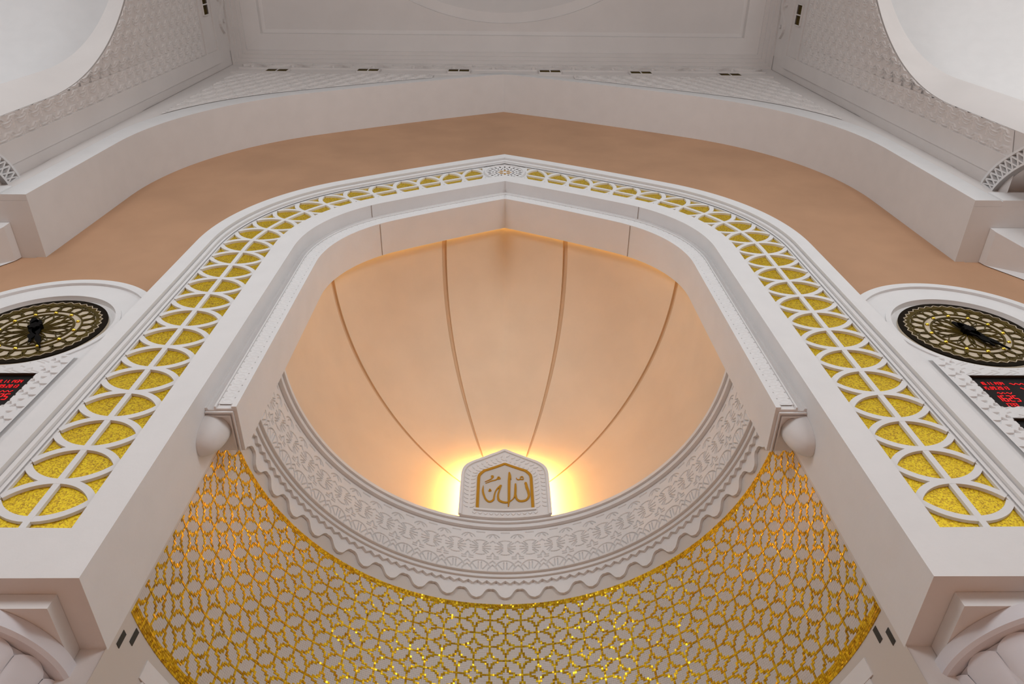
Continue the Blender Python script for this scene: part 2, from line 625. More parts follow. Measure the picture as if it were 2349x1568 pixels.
# pierced bands arching away from the imposts along the side walls
BO = np.array([(0.944, 3.022), (0.915, 3.016), (0.870, 2.992), (0.835, 2.965), (0.800, 2.930), (0.765, 2.888), (0.730, 2.842), (0.690, 2.785), (0.64, 2.71)])
BI = np.array([(0.950, 2.935), (0.925, 2.924), (0.890, 2.903), (0.860, 2.878), (0.830, 2.848), (0.800, 2.813), (0.770, 2.772), (0.735, 2.718), (0.69, 2.65)])
for s, side in ((-1, 'left'), (1, 'right')):
    t = thing('pierced_band', (s*2.03, 0.82, 2.70), 'small white pierced lattice band curving up from the %s impost' % side, 'band')
    xf = XW-0.024

    def pm(a, b_, d, s=s):
        a, b_ = np.atleast_1d(a).astype(float), np.atleast_1d(b_).astype(float)
        q = np.linspace(0, 1, len(BO))
        y = np.interp(a, q, BO[:, 0])*(1-b_)+np.interp(a, q, BI[:, 0])*b_
        z = np.interp(a, q, BO[:, 1])*(1-b_)+np.interp(a, q, BI[:, 1])*b_
        return np.stack([np.full_like(y, s*d), y, z], 1)
    mb = MB()
    q = np.linspace(0, 1, 30)
    for w0, w1 in ((0.0, 0.13), (0.88, 1.0)):
        mb.strip(pm(q, np.full(30, w0), xf), pm(q, np.full(30, w1), xf), pm(q, np.full(30, w1), XW+0.01), pm(q, np.full(30, w0), XW+0.01))
    q2 = np.linspace(0, 0.07, 3)
    mb.strip(pm(q2, np.full(3, 0.13), xf+0.0006), pm(q2, np.full(3, 0.88), xf+0.0006), pm(q2, np.full(3, 0.88), XW), pm(q2, np.full(3, 0.13), XW))
    mb.build('band_edge', WHITE, t)
    mb = MB()
    n = 11
    for i in range(n):
        aa, ab = 0.07+0.93*i/n, 0.07+0.93*(i+1)/n
        for kk, (r0, r1) in enumerate(((0.10, 0.91), (0.91, 0.10))):
            al, wl_ = np.array([aa, ab]), np.array([r0, r1])
            h_ = 0.011
            dd = xf+0.003+0.0005*kk
            mb.strip(pm(al+h_, wl_, dd), pm(al-h_, wl_, dd), pm(al-h_, wl_, XW-0.004), pm(al+h_, wl_, XW-0.004))
    mb.build('lattice', WHITE, t)
    grid('back_plate', np.stack([pm(q, np.full(30, 0.05), XW-0.002), pm(q, np.full(30, 0.95), XW-0.002)]), GREYW, t)
    lowq = pm(q, np.full(30, 1.0), XW+0.16)
    drop_ = lowq.copy()
    drop_[:, 2] -= 0.35
    grid('soffit', np.stack([pm(q, np.full(30, 1.0), xf), lowq, drop_]), WHITE, t)

# ------------------------------------------------------------------ niche frame with gold lattice
fr = thing('niche_frame', (0, 1.05, ZF), 'white pointed frame with gold lattice band surrounding the prayer niche', 'frame')
YL, YG = 1.024, 1.032                                   # lattice face, gold ground
O1, O2 = 0.075, 0.287                                   # channel edges
sweep('frame_body', [(0.0, 1.196), (0.0, 1.0), (O1, 1.0), (O1, 1.045), (O2+0.012, 1.045), (O2+0.012, 1.013), (O2+0.020, 1.010), (0.311, 1.018), (0.311, 1.0), (OW-0.006, 1.0), (OW, 1.006), (OW, YB+0.01), (0.0, 1.196)], FRh, WHITE, fr)
sweep('inner_fillet', [(O2+0.001, YL-0.003), (O2+0.011, YL-0.003), (O2+0.011, 1.04), (O2+0.001, 1.04)], FRh, WHITE, fr)
# path along the middle of the lattice, in the (s, o) plane
OM = 0.1905
mid = FRh(OM)
seg = np.hypot(*np.diff(mid, axis=0).T)
SL = np.concatenate([[0], np.cumsum(seg)])
STOT = SL[-1]
HW = 0.0935                                             # half width of the lattice


def frame_map(side):
    def f(s_, o, d):
        s_, o = np.atleast_1d(s_).astype(float), np.atleast_1d(o).astype(float)
        tt = np.interp(s_, SL, np.arange(len(SL)))
        i = np.clip(tt.astype(int), 0, len(SL)-2)
        fr_ = (tt-i)[:, None]
        a = HA[i]*(1-fr_)+HA[i+1]*fr_
        c = HO[i]*(1-fr_)+HO[i+1]*fr_
        q = ((OM+o)/OW)[:, None]
        p = a*(1-q)+c*q
        return np.stack([side*p[:, 0], np.full(len(p), d), p[:, 1]], 1)
    return f


ZN1 = 1.0897
s1 = np.interp(ZN1, mid[:12, 1], SL[:12])
NN = 25
send = STOT-0.105
step = (send-s1)/24.05
sbot = np.interp(1.041, mid[:12, 1], SL[:12])
for side, nm in ((-1, 'left'), (1, 'right')):
    fm = frame_map(side)
    mb = MB()
    RC = step*1.0
    am = math.asin(min(1, HW/RC))
    ai = math.asin(min(0.985, 0.111/RC))
    for kk in range(0, NN+1):
        c0 = s1+(kk-0)*step
        for sg in (1, -1):
            a_ = np.linspace(-ai, am, 21)
            ps = c0+sg*RC*np.cos(a_)-0
            po = RC*np.sin(a_)
            ok = (ps > sbot) & (ps < send+0.012)
            if ok.sum() < 3:
                continue
            idx = np.where(ok)[0]
            runs = np.split(idx, np.where(np.diff(idx) > 1)[0]+1)
            for rr in runs:
                if len(rr) >= 3:
                    mb.ribbon(np.stack([ps[rr], po[rr]], 1), 0.0080, fm, YL+(0.0 if sg > 0 else 0.0006), YG)
    mb.build('lattice', WHITE, fr, label='white ring lattice on the %s half of the frame' % nm)
    mb = MB()
    ss = np.linspace(sbot, send, 70)
    mb.ribbon(np.stack([ss, np.zeros(70)], 1), 0.0072, fm, YL+0.0003, YG)
    mb.build('lattice_bar', WHITE, fr)
    mb = MB()
    for o in (-0.1165, HW+0.0035):
        mb.ribbon(np.stack([ss, np.full(70, o)], 1), 0.0055, fm, YL+0.0009, YG)
    mb.build('lattice_edge', WHITE, fr)
    rows = [fm(np.linspace(sbot, STOT-0.005, 90), np.full(90, o), YG) for o in (-0.122, HW+0.008)]
    grid('gold_ground', np.stack(rows), GOLDM, fr, label='yellow gold mosaic behind the %s lattice' % nm)
    # plain foot under the lattice
    mb = MB()
    mb.ribbon(np.stack([np.linspace(0.0002, sbot, 6), np.full(6, -0.00975)], 1), 0.11475, fm, 1.0004, YG+0.012)
    mb.build('foot', WHITE, fr)
# crown medallion
zc_m = 3.424
mb = MB()
t = np.linspace(0, 2*math.pi, 49)[:-1]
RMd = 0.100
mb.prism(np.stack([0.97*RMd*np.cos(t), zc_m+RMd*np.sin(t)*1.12], 1), planeY(), YL-0.004, YG+0.004)
med = mb.build('medallion', WHITE, fr, label='round white medallion pierced with small petals at the crown')
mb = MB()
mb.ribbon(np.stack([0.092*np.cos(np.append(t, t[0])), zc_m+0.106*np.sin(np.append(t, t[0]))], 1), 0.004, planeY(), YL-0.009, YL)
mb.build('medallion_ring', WHITE, med)


def petal(cx, cz, a, l, w):
    q = np.linspace(-1, 1, 6)
    px = np.concatenate([q*l, q[::-1][1:-1]*l])
    pz = np.concatenate([w*(1-q**2), -w*(1-q[::-1][1:-1]**2)])
    return np.stack([cx+px*math.cos(a)-pz*math.sin(a), cz+px*math.sin(a)+pz*math.cos(a)], 1)


for side in (-1, 1):
    fm = frame_map(side)
    mb = MB()
    mb.ribbon(np.stack([np.linspace(send-0.010, STOT, 12), np.full(12, -0.010)], 1), 0.108, fm, YL+0.0016, YG-0.0005)
    mb.build('crown_plate', WHITE, fr)
mb, mb2 = MB(), MB()
for i in range(8):
    a = 2*math.pi*i/8+math.pi/2
    mb.prism(petal(0.022*math.cos(a), zc_m+0.026*math.sin(a), a, 0.013, 0.006), planeY(), YL-0.0045, YL)
for rr, n, l, w, ph in ((0.042, 16, 0.006, 0.004, 0), (0.057, 16, 0.005, 0.0035, 0.5), (0.074, 20, 0.0095, 0.0045, 0)):
    for i in range(n):
        a = 2*math.pi*(i+ph)/n+math.pi/2
        mb2.prism(petal(rr*math.cos(a), zc_m+1.15*rr*math.sin(a), a, l, w), planeY(), YL-0.0045, YL)
mb.build('petal_inlay', GOLDP, med, kind='stuff')
mb2.build('petal_inlay', GRILLE, med, kind='stuff')

# ------------------------------------------------------------------ inner arch with carved band, corbels and drops
ZB = 1.511
ia = thing('inner_arch', (0, 1.1, ZB), 'white inner pointed arch with narrow bead and oval carved band', 'arch')
HAi, HBi = half_curve(0.7558, VA, ZB), half_curve(0.6765, VB, ZB)


def IAh(o):                                              # o from 0 (frame reveal) to 0.079 (opening)
    t_ = o/0.079
    return HAi*(1-t_)+HBi*t_


YA = 1.0476
sweep('arch_body', [(0.0, YA+0.004), (0.006, YA+0.004), (0.008, YA+0.010), (0.022, YA+0.010), (0.024, YA), (0.028, YA), (0.028, YA+0.006), (0.066, YA+0.006), (0.066, YA), (0.079, YA), (0.079, 1.184), (0.0, 1.184), (0.0, YA+0.004)], IAh, WHITE, ia)
mdl = IAh(0.047)
SLb = np.concatenate([[0], np.cumsum(np.hypot(*np.diff(mdl, axis=0).T))])
for side, nm in ((-1, 'left'), (1, 'right')):
    L = SLb[-1]
    per = 0.0292
    ncell = int(round((L-0.02)/per))
    per = (L-0.02)/ncell
    ns_, no_ = ncell*12+1, 21
    sv = np.linspace(0.015, L-0.005, ns_)
    ov = np.linspace(0.0285, 0.0655, no_)
    SS, OO = np.meshgrid(sv, ov, indexing='ij')
    u = ((SS-0.015)/per) % 1.0-0.5
    v = (OO-0.047)/0.0185
    ell = np.hypot(u/0.40, v/0.74)
    H = 0.0011*(1-smoothstep(0.80, 1.0, ell))-0.0011*(1-smoothstep(0.55, 0.78, ell))
    uu = ((SS-0.015)/per+0.5) % 1.0-0.5
    for sg in (-1, 1):
        dd = np.hypot(uu*per, OO-0.047-sg*0.0155)
        H = H-0.0042*(1-smoothstep(0.0010, 0.0026, dd))
    tt = np.interp(SS.ravel(), SLb, np.arange(len(SLb)))
    i = np.clip(tt.astype(int), 0, len(SLb)-2)
    f_ = (tt-i)[:, None]
    a = HAi[i]*(1-f_)+HAi[i+1]*f_
    c = HBi[i]*(1-f_)+HBi[i+1]*f_
    q = (OO.ravel()/0.079)[:, None]
    p = a*(1-q)+c*q
    P = np.stack([side*p[:, 0], YA+0.003-H.ravel(), p[:, 1]], 1).reshape(ns_, no_, 3)
    grid('carved_band', P, WHITE, ia, flip=(side > 0))
    # moulded underside: two raised L-shaped fillets following the front and the opening edge
    for ins in (0.0085, 0.0165):
        mb = MB()
        xa, xb, wf = 0.6770+ins, 0.7550, 0.0032
        y0 = YA+0.001+ins*1.35
        P4 = np.array([(side*xb, y0), (side*xa, y0), (side*xa, 1.1835)])
        Q4 = np.array([(side*xb, y0+wf*1.3), (side*(xa+wf), y0+wf*1.3), (side*(xa+wf), 1.1835)])
        up_ = lambda q_, z_: np.stack([q_[:, 0], q_[:, 1], np.full(3, z_)], 1)
        mb.strip(up_(P4, ZB-0.007), up_(Q4, ZB-0.007), up_(Q4, ZB+0.001), up_(P4, ZB+0.001))
        mb.build('underside_fillet', WHITE, ia)
    # hanging drop
    n1, n2 = 20, 28
    Pn = []
    for i in range(n1):
        a = math.pi/2*(i/(n1-1))
        r = math.cos(a)**0.75
        z = ZB-0.001-0.088*math.sin(a)
        row = []
        for j in range(n2+1):
            q = -math.pi/2+math.pi*j/n2
            row.append((side*(0.7556-0.054*r*math.cos(q)), 1.116+0.047*r*math.sin(q), z))
        Pn.append(row)
    grid('drop', np.array(Pn), WHITE, ia, flip=(side < 0), label='smooth rounded drop under the %s corbel end' % nm)
# panel joints in the reveals
for side in (-1, 1):
    for hh, o, y0, y1, zz in ((HAi, 0.0, 1.0, 1.052, 2.885), (HBi, 0.0, 1.05, 1.183, 2.80)):
        mb = MB()
        i = int(np.argmin(np.abs(hh[:, 1]-zz)))
        x, z = hh[i]
        mb.box(*sorted((side*(x-0.0007), side*(x+0.0007))), y0, y1, z-0.0028, z+0.001)
        mb.build('panel_joint', JOINT, ia)

# ------------------------------------------------------------------ shell vault
nv = thing('shell_vault', (0, 1.5, 1.957), 'warm lit shell vault of smooth gores meeting behind the plaque', 'vault')
HV = full(half_curve(0.7065, VB, 2.08))
HV[:, 1] += 0.012
SV = np.concatenate([[0], np.cumsum(np.hypot(*np.diff(HV, axis=0).T))])
Z0V, YDV = 2.08, 0.742


def vault(sv, ss):
    """arch length sv (n), section angle ss (m) -> n x m x 3"""
    x = np.interp(sv, SV, HV[:, 0])[:, None]
    z = np.interp(sv, SV, HV[:, 1])[:, None]
    u = np.sin(ss)[None]
    wx = np.cos(ss)[None]
    wz = (1-np.minimum(u, 1)**1.8)**(1/1.8)
    bump = 1+0.14*np.sin(2*ss)[None]*(1-np.minimum(np.abs(x)/0.66, 1))
    X = x*wx*bump
    Z = Z0V+(z-Z0V)*wz
    return np.stack([X, np.broadcast_to(YN+YDV*u, X.shape), Z], -1)


ssv = np.linspace(math.asin(0.034/YDV), math.pi/2-0.004, 48)


def s_at(x):
    kq = len(HV)//2
    if x < 0:
        return float(np.interp(x, HV[:kq+1, 0], SV[:kq+1]))
    return float(np.interp(x, HV[kq:, 0], SV[kq:]))


rib = [s_at(-0.675), s_at(-0.262), s_at(0.262), s_at(0.675)]
edges = [0.0]+rib+[SV[-1]]
gw = 0.0115
for i in range(5):
    a = edges[i]+(gw if i > 0 else 0)
    c = edges[i+1]-(gw if i < 4 else 0)
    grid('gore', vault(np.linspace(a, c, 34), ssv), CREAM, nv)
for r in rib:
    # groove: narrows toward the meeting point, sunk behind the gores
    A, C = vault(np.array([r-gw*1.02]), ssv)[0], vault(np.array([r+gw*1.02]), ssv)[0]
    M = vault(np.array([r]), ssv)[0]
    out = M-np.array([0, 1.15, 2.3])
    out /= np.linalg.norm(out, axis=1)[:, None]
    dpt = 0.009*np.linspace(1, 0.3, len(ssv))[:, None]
    grid('groove', np.stack([A, A*0.7+M*0.3+out*dpt, C*0.7+M*0.3+out*dpt, C]), GROOVE_SHADE, nv)
e0, e1 = vault(np.array([0.0]), ssv)[0], vault(np.array([SV[-1]]), ssv)[0]
e0 = np.concatenate([e0, e1[::-1]])
lo = e0.copy()
lo[:, 2] = 1.9575
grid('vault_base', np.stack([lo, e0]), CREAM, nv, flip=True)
# cove light hidden behind the inner arch
cs = full(half_curve(0.6765, VB, 2.1))
kq = len(cs)
mb = MB()
nrm = np.gradient(cs, axis=0)
nrm /= np.hypot(nrm[:, 0], nrm[:, 1])[:, None]
nn = np.stack([nrm[:, 1]*-1, nrm[:, 0]], 1)
nn *= np.sign((nn*(cs-np.array([0, 2.2]))).sum(1))[:, None]
c1, c2 = cs+nn*0.012, cs+nn*0.020
mk = lambda c, y: np.stack([c[:, 0], np.full(kq, y), c[:, 1]], 1)
mb.strip(mk(c1, 1.1845), mk(c2, 1.1845), mk(c2, 1.188), mk(c1, 1.188))
mb.build('cove_strip', COVE, nv, label='warm light strip hidden behind the inner arch edge')

# ------------------------------------------------------------------ carved ring cornice
rc = thing('ring_cornice', (0, 1.85, 1.65), 'curved white carved cornice with rosettes and scalloped lower edge', 'cornice')
ang = np.linspace(A0, math.pi-A0, 181)
prof = [(0.745, 1.724), (0.729, 1.724), (0.729, 1.7365), (0.7195, 1.7365), (0.7195, 1.7385), (0.732, 1.7385), (0.732, 1.9265), (0.7195, 1.9265), (0.7195, 1.9285), (0.705, 1.9285), (0.705, 1.9446), (0.696, 1.9446), (0.696, 1.957), (0.757, 1.957)]
grid('moulding', np.stack([cyl(R, ang, np.full_like(ang, z)) for R, z in prof]), WHITE, rc)
# carved band
PER = 0.0863/0.7215
ncell = 26
aa = np.linspace(A0, math.pi-A0, ncell*64+1)
zz = np.linspace(1.738, 1.927, 126)
AA, ZZ = np.meshgrid(aa, zz, indexing='ij')
u = (((AA-math.pi/2)/PER+0.5) % 1.0-0.5)*0.0863/0.189     # cell coordinates, unit = band height
hwid = 0.0863/0.189/2
v = (ZZ-1.738)/0.189
d = np.full_like(u, 9.0)
cy = 0.56
for j in range(8):                                        # eight petal pairs of the rosette
    a = math.pi*j/4
    if j in (2, 6):
        continue
    off0, ra, rb_ = (0.036, 0.045, 0.185) if j % 4 == 0 else (0.027, 0.085, 0.185)
    for off in (-off0, off0):
        ox, oy = -math.sin(a)*off, math.cos(a)*off
        d = np.minimum(d, seg_dist(u, v, (ra*math.cos(a)+ox*0.55, cy+ra*math.sin(a)+oy*0.55), (rb_*math.cos(a)+ox*0.9, cy+rb_*math.sin(a)+oy*0.9)))
d = np.minimum(d, arc_dist(u, v, (0, cy-0.05), 0.225, 68, 112))
d = np.minimum(d, arc_dist(u, v, (0, cy+0.05), 0.225, 250, 290))
ua = np.abs(u)
um = hwid-ua                                              # distance from the cell border
d = np.minimum(d, arc_dist(um, v, (0, 0.76), 0.13, 25, 92))
d = np.minimum(d, seg_dist(um, v, (0.0, 0.885), (0.065, 0.80)))
d = np.minimum(d, seg_dist(um, v, (0.0, 0.72), (0.045, 0.68)))
d = np.minimum(d, seg_dist(um, v, (0.0, 0.43), (0.04, 0.36)))
d = np.minimum(d, seg_dist(ua, v, (0.0, 0.935), (0.075, 0.935)))
for off in (-0.022, 0.022):
    d = np.minimum(d, seg_dist(um, v, (0.030, 0.315+off), (0.100, 0.315+off)))
d = np.minimum(d, seg_dist(um, v, (0, 0.235), (0.05, 0.185)))
d = np.minimum(d, arc_dist(ua, v, (0, 0.07), 0.175, 12, 90))
d = np.minimum(d, seg_dist(ua, v, (0.027, 0.05), (0.027, 0.20)))
d = np.minimum(d, seg_dist(ua, v, (0.055, 0.04), (0.14, 0.16)))
d = np.minimum(d, arc_dist(um, v, (0.0, 0.0), 0.09, 10, 60))
d = np.minimum(d, seg_dist(um, v, (0.0, 0.14), (0.075, 0.06)))
H = -0.0050*(1-smoothstep(0.004, 0.0135, d))
R = 0.7190-H
P = np.stack([-R*np.cos(AA), YN+R*np.sin(AA), ZZ], -1)
grid('carved_band', P, WHITE, rc, flip=False)
# zigzag course and scalloped course
def course(name, zlow, R0, R1, ztop):
    zt = np.full_like(zlow, ztop)
    a = np.linspace(A0, math.pi-A0, len(zlow))
    grid(name, np.stack([cyl(R1, a, zt), cyl(R1, a, zlow), cyl(R0, a, zlow), cyl(R0, a, zt)]), WHITE, rc, smooth=False, flip=True)


a = np.linspace(A0, math.pi-A0, 1801)
sarc = (a-math.pi/2)*0.737
tri = np.abs(((sarc/0.0307) % 1.0)-0.5)*2
course('zigzag_course', 1.7035+0.0115*tri, 0.737, 0.7475, 1.7245)
sarc = (a-math.pi/2)*0.747
ph = 2*math.pi*sarc/0.0955
w_ = np.cos(ph)
zs = 1.6715-0.0180*np.tanh(1.3*w_)/math.tanh(1.3)
nib = np.exp(-((((sarc/0.0955+0.25) % 0.5)-0.25)*0.0955/0.004)**2)
zs = zs-0.0016*nib
course('scalloped_course', zs, 0.747, 0.7565, 1.716)

# ------------------------------------------------------------------ mosaic of small tiles
mo = thing('gold_mosaic', (0, 1.9, 1.0), 'curved wall mosaic of gold interlaced circles on white tiles', 'mosaic')
TS = 0.0484/8
na = int((math.pi-2*math.radians(3.6))*RN/TS)
na += (na+1) % 2                                          # odd: one column in the middle
ia_ = np.arange(na)-(na-1)//2
z_top, z_bot = 1.634, 1.006
nz = int((z_top-z_bot)/TS)
iz_ = np.arange(nz)
IA, IZ = np.meshgrid(ia_, iz_, indexing='ij')
aq, zq = IA*1.0, (IZ+0.5)*TS                              # zq measured down from the top
cz0 = 0.0665
yc = np.round((zq-cz0)/TS)
g = np.zeros(IA.shape, bool)
xm = np.mod(aq, 16.0)
for i in (-1, 0, 1, 2, 3):
    for j in range(-3, 16):
        if (i+j) % 2:
            continue
        dx, dy = np.abs(xm-8*i), np.abs(yc-8*j)
        mm = (dx**0.72+dy**0.72)**(1/0.72)
        g |= (mm > 3.4) & (mm < 6.3)                     # outline of the four-pointed star
        g |= (dy < 0.5) & (dx > 3.9) & (dx < 8.5)        # stems from the star tips to the crossings
        g |= (dx < 0.5) & (dy > 3.9) & (dy < 8.5)
g |= zq < 3*TS
g |= zq > (nz-4)*TS
rng = np.random.default_rng(4)


def tiles(sel, name, m, lift, jitter, tilt):
    i, j = np.where(sel)
    n = len(i)
    if not n:
        return
    th = math.pi/2+ia_[i]*TS/RN
    z = z_top-(iz_[j]+0.5)*TS
    hw = TS*0.5*(1-rng.uniform(0.04, 0.04+jitter, n))
    hz = TS*0.5*(1-rng.uniform(0.04, 0.04+jitter, n))
    er = np.stack([-np.cos(th), np.sin(th), np.zeros(n)], 1)
    et = np.stack([np.sin(th), np.cos(th), np.zeros(n)], 1)
    c = er*(RN-0.0002)
    c[:, 1] += YN
    c[:, 2] = z
    V = np.zeros((n, 8, 3))
    tx, tz = rng.normal(0, tilt, n), rng.normal(0, tilt, n)
    for q, (sx, sz) in enumerate(((-1, -1), (1, -1), (1, 1), (-1, 1))):
        pos = c+et*(sx*hw)[:, None]
        pos[:, 2] += sz*hz
        V[:, 4+q] = pos+er*0.0004
        V[:, q] = pos-er*(lift+sx*hw*tx+sz*hz*tz)[:, None]
    base = (np.arange(n)*8)[:, None, None]
    F = base+np.array([[0, 1, 2, 3], [0, 4, 5, 1], [1, 5, 6, 2], [2, 6, 7, 3], [3, 7, 4, 0]])[None]
    mesh(name, V.reshape(-1, 3), F.reshape(-1, 4), m, mo, kind='stuff')


tiles(g, 'gold_tiles', GOLDT, 0.0016, 0.10, 0.10)
tiles(~g, 'white_tiles', TILEW, 0.0005, 0.01, 0.006)

# stepped plaster edge below the mosaic and small dark slots
for s, side in ((-1, 'left'), (1, 'right')):
    for q, (x, y, z, wd) in enumerate(((0.7545, 1.212, 0.958, 'lower'), (0.7515, 1.245, 0.989, 'upper'))):
        mb = MB()
        a = math.asin((y-YN)/RN)
        th = a if s < 0 else math.pi-a

        def cm(aa_, bb_, d, th=th, z=z):
            aa_, bb_ = np.atleast_1d(aa_), np.atleast_1d(bb_)
            return cyl(d, th+aa_/RN, z+bb_)
        mb.prism([(-0.007, -0.016), (0.007, -0.016), (0.007, 0.016), (-0.007, 0.016)], cm, 0.7558, 0.7568)
        mb.build('wall_slot', DARKSLOT, None, label='%s small dark slot below the %s corner of the mosaic' % (wd, side), cat='slot')
    mb = MB()
    th0 = 0.215 if s < 0 else math.pi-0.215
    pts = [(0, -0.5)]
    for i in range(9):
        zt = 0.995-0.038*i
        pts = pts
    P0 = []
    for i in range(10):
        zt = 0.985-0.04*i
        P0 += [(0.012*(i % 2), zt), (0.012*(i % 2), zt-0.04)]
    a0_ = np.array([p[0] for p in P0])
    zz_ = np.array([p[1] for p in P0])
    sg = 1 if s < 0 else -1
    e1 = cyl(0.7545, th0+sg*a0_/RN, zz_)
    e2 = cyl(0.7545, np.full(len(P0), th0+sg*0.25), zz_)
    e3 = cyl(0.7575, np.full(len(P0), th0+sg*0.25), zz_)
    e4 = cyl(0.7575, th0+sg*a0_/RN, zz_)
    mb.strip(e1, e2, e3, e4)
    mb.build('stepped_edge', WHITE, bpy.data.objects['wall_niche'])

# ------------------------------------------------------------------ lit plaque with calligraphy
pq = thing('plaque', (0, 1.82, 1.955), 'backlit arched plaque with gold calligraphy standing on the carved cornice', 'plaque')
RP = 0.68


def pmap(a, b_, d):
    a, b_ = np.atleast_1d(a).astype(float), np.atleast_1d(b_).astype(float)
    return np.stack([a, YN+np.sqrt(d*d-a*a), b_], 1)


def mirror(h):
    l = [(-x, z) for x, z in h]
    return l+[(x, z) for x, z in h[::-1] if abs(x) > 1e-9]


def closed_slab(mb, half, zbot, d0, d1, n=24):
    """slab under the half outline (x > 0, from the bottom up to the crown), sampled by columns"""
    h = np.asarray(half)
    x = np.linspace(-h[0, 0], h[0, 0], 2*n+1)
    ztop = np.interp(-np.abs(x), -h[:, 0], h[:, 1])
    ztop[0] = ztop[-1] = h[1, 1]
    A, B = pmap(x, ztop, d0), pmap(x, np.full_like(x, zbot), d0)
    C, D = pmap(x, np.full_like(x, zbot), d1), pmap(x, ztop, d1)
    mb.strip(A, B, C, D)


oh = [(0.1635, 1.955), (0.1632, 2.172), (0.1605, 2.195), (0.1545, 2.2131), (0.147, 2.227), (0.1378, 2.2387), (0.127, 2.2505), (0.1153, 2.2600), (0.06, 2.301), (0.0, 2.3405)]
inh = [(0.1005, 1.99), (0.0995, 2.1608), (0.0975, 2.176), (0.0905, 2.1896), (0.079, 2.2051), (0.0, 2.252)]
mb = MB()
closed_slab(mb, oh, 1.955, RP+0.004, RP+0.022)
mb.build('slab', WHITE, pq)
mb = MB()
on = dens(mirror(oh), 140)
mb.ribbon(on*np.array([0.985, 1.0])-np.array([0, 0.003]), 0.0055, pmap, RP-0.002, RP+0.008)
mb.build('outer_rim', WHITE, pq)
mb = MB()
closed_slab(mb, inh, 1.995, RP+0.0025, RP+0.006)
mb.build('panel', PANELW, pq)
mb = MB()
inn = dens(mirror(inh)[:], 120)
mb.ribbon(inn, 0.0052, pmap, RP-0.001, RP+0.006)
mb.build('gold_border', GOLDP, pq)
mb = MB()
mb.ribbon(dens([(-0.112, 1.988), (0.112, 1.988)], 20), 0.0045, pmap, RP-0.003, RP+0.006)
mb.build('sill', WHITE, pq)
# carved leaf margin
mb = MB()
lp = dens(mirror([(0.131, 2.0), (0.131, 2.16), (0.124, 2.195), (0.10, 2.225), (0.055, 2.262), (0.0, 2.296)]), 34)
tg = np.gradient(lp, axis=0)
for i in range(len(lp)):
    a = math.atan2(tg[i, 1], tg[i, 0])
    for q in (-1, 1):
        off = 0.0115*q
        mb.prism(petal(lp[i, 0]-math.sin(a)*off, lp[i, 1]+math.cos(a)*off, a+q*(math.pi/2-0.55), 0.0095, 0.0030), pmap, RP+0.001, RP+0.006)
for i in range(12):
    x = -0.11+0.02*i
    for q in (-1, 1):
        mb.prism(petal(x+q*0.003, 1.972, q*0.9, 0.007, 0.0025), pmap, RP+0.001, RP+0.006)
mb.build('leaf_carving', WHITE, pq, kind='stuff')


def catmull(P, n=10):
    P = np.asarray(P, float)
    Q = np.concatenate([[2*P[0]-P[1]], P, [2*P[-1]-P[-2]]])
    out = []
    for i in range(1, len(Q)-2):
        for t_ in np.linspace(0, 1, n, endpoint=False):
            p0, p1, p2, p3 = Q[i-1:i+3]
            out.append(0.5*((2*p1)+(-p0+p2)*t_+(2*p0-5*p1+4*p2-p3)*t_**2+(-p0+3*p1-3*p2+p3)*t_**3))
    out.append(P[-1])
    return np.array(out)


STROKES = [
    ([(-0.0808, 2.1190), (-0.0822, 2.0925), (-0.0799, 2.0735), (-0.072, 2.0473), (-0.0627, 2.0349), (-0.0535, 2.0331), (-0.0426, 2.0446), (-0.0392, 2.0693), (-0.0347, 2.0916), (-0.0245, 2.1117), (-0.0151, 2.1232)], (0.0006, 0.0032, 0.0034, 0.0030, 0.0034, 0.0036, 0.0030, 0.0022, 0.0020, 0.0030, 0.0036)),
    ([(-0.0155, 2.1262), (-0.0206, 2.0977), (-0.0256, 2.07), (-0.0234, 2.0457), (-0.0133, 2.0352), (0.0014, 2.0307), (0.0124, 2.0332), (0.0253, 2.0436), (0.0329, 2.0567), (0.0377, 2.0748), (0.0394, 2.1052), (0.0399, 2.1336)], (0.0040, 0.0026, 0.0030, 0.0040, 0.0044, 0.0042, 0.0030, 0.0014, 0.0020, 0.0040, 0.0042, 0.0026)),
    ([(0.0387, 2.0748), (0.0424, 2.05), (0.0527, 2.0370), (0.0672, 2.0353), (0.0802, 2.0417), (0.088, 2.061), (0.0862, 2.0862), (0.0814, 2.1094), (0.0782, 2.1338), (0.0745, 2.1280)], (0.0036, 0.0034, 0.0042, 0.0044, 0.0040, 0.0040, 0.0046, 0.0050, 0.0040, 0.0010)),
    ([(0.0172, 2.2005), (0.0163, 2.1547), (0.0153, 2.098), (0.0145, 2.0486), (0.0120, 2.0087)], (0.0028, 0.0050, 0.0048, 0.0046, 0.0014)),
    ([(0.0176, 2.1960), (0.0215, 2.1760), (0.0236, 2.1560)], (0.0030, 0.0026, 0.0004)),
    ([(-0.0758, 2.1401), (-0.0551, 2.1561), (-0.0476, 2.1664), (-0.0449, 2.1750), (-0.0505, 2.1760), (-0.0490, 2.1650)], (0.0004, 0.0018, 0.0020, 0.0030, 0.0028, 0.0012)),
    ([(-0.0736, 2.1316), (-0.0512, 2.1473), (-0.0323, 2.1569), (-0.0247, 2.1718), (-0.019, 2.1633), (-0.0285, 2.16)], (0.0004, 0.0016, 0.0020, 0.0026, 0.0028, 0.0020)),
    ([(0.043, 2.1663), (0.0485, 2.1557), (0.0581, 2.1567), (0.0603, 2.1692), (0.0679, 2.1693), (0.0690, 2.1547), (0.059, 2.1562)], (0.0008, 0.0018, 0.0018, 0.0018, 0.0018, 0.0018, 0.0014)),
    ([(-0.0563, 2.1021), (-0.0522, 2.0931), (-0.0599, 2.0897), (-0.0566, 2.1015)], (0.0014, 0.0016, 0.0016, 0.0014)),
]
mb = MB()
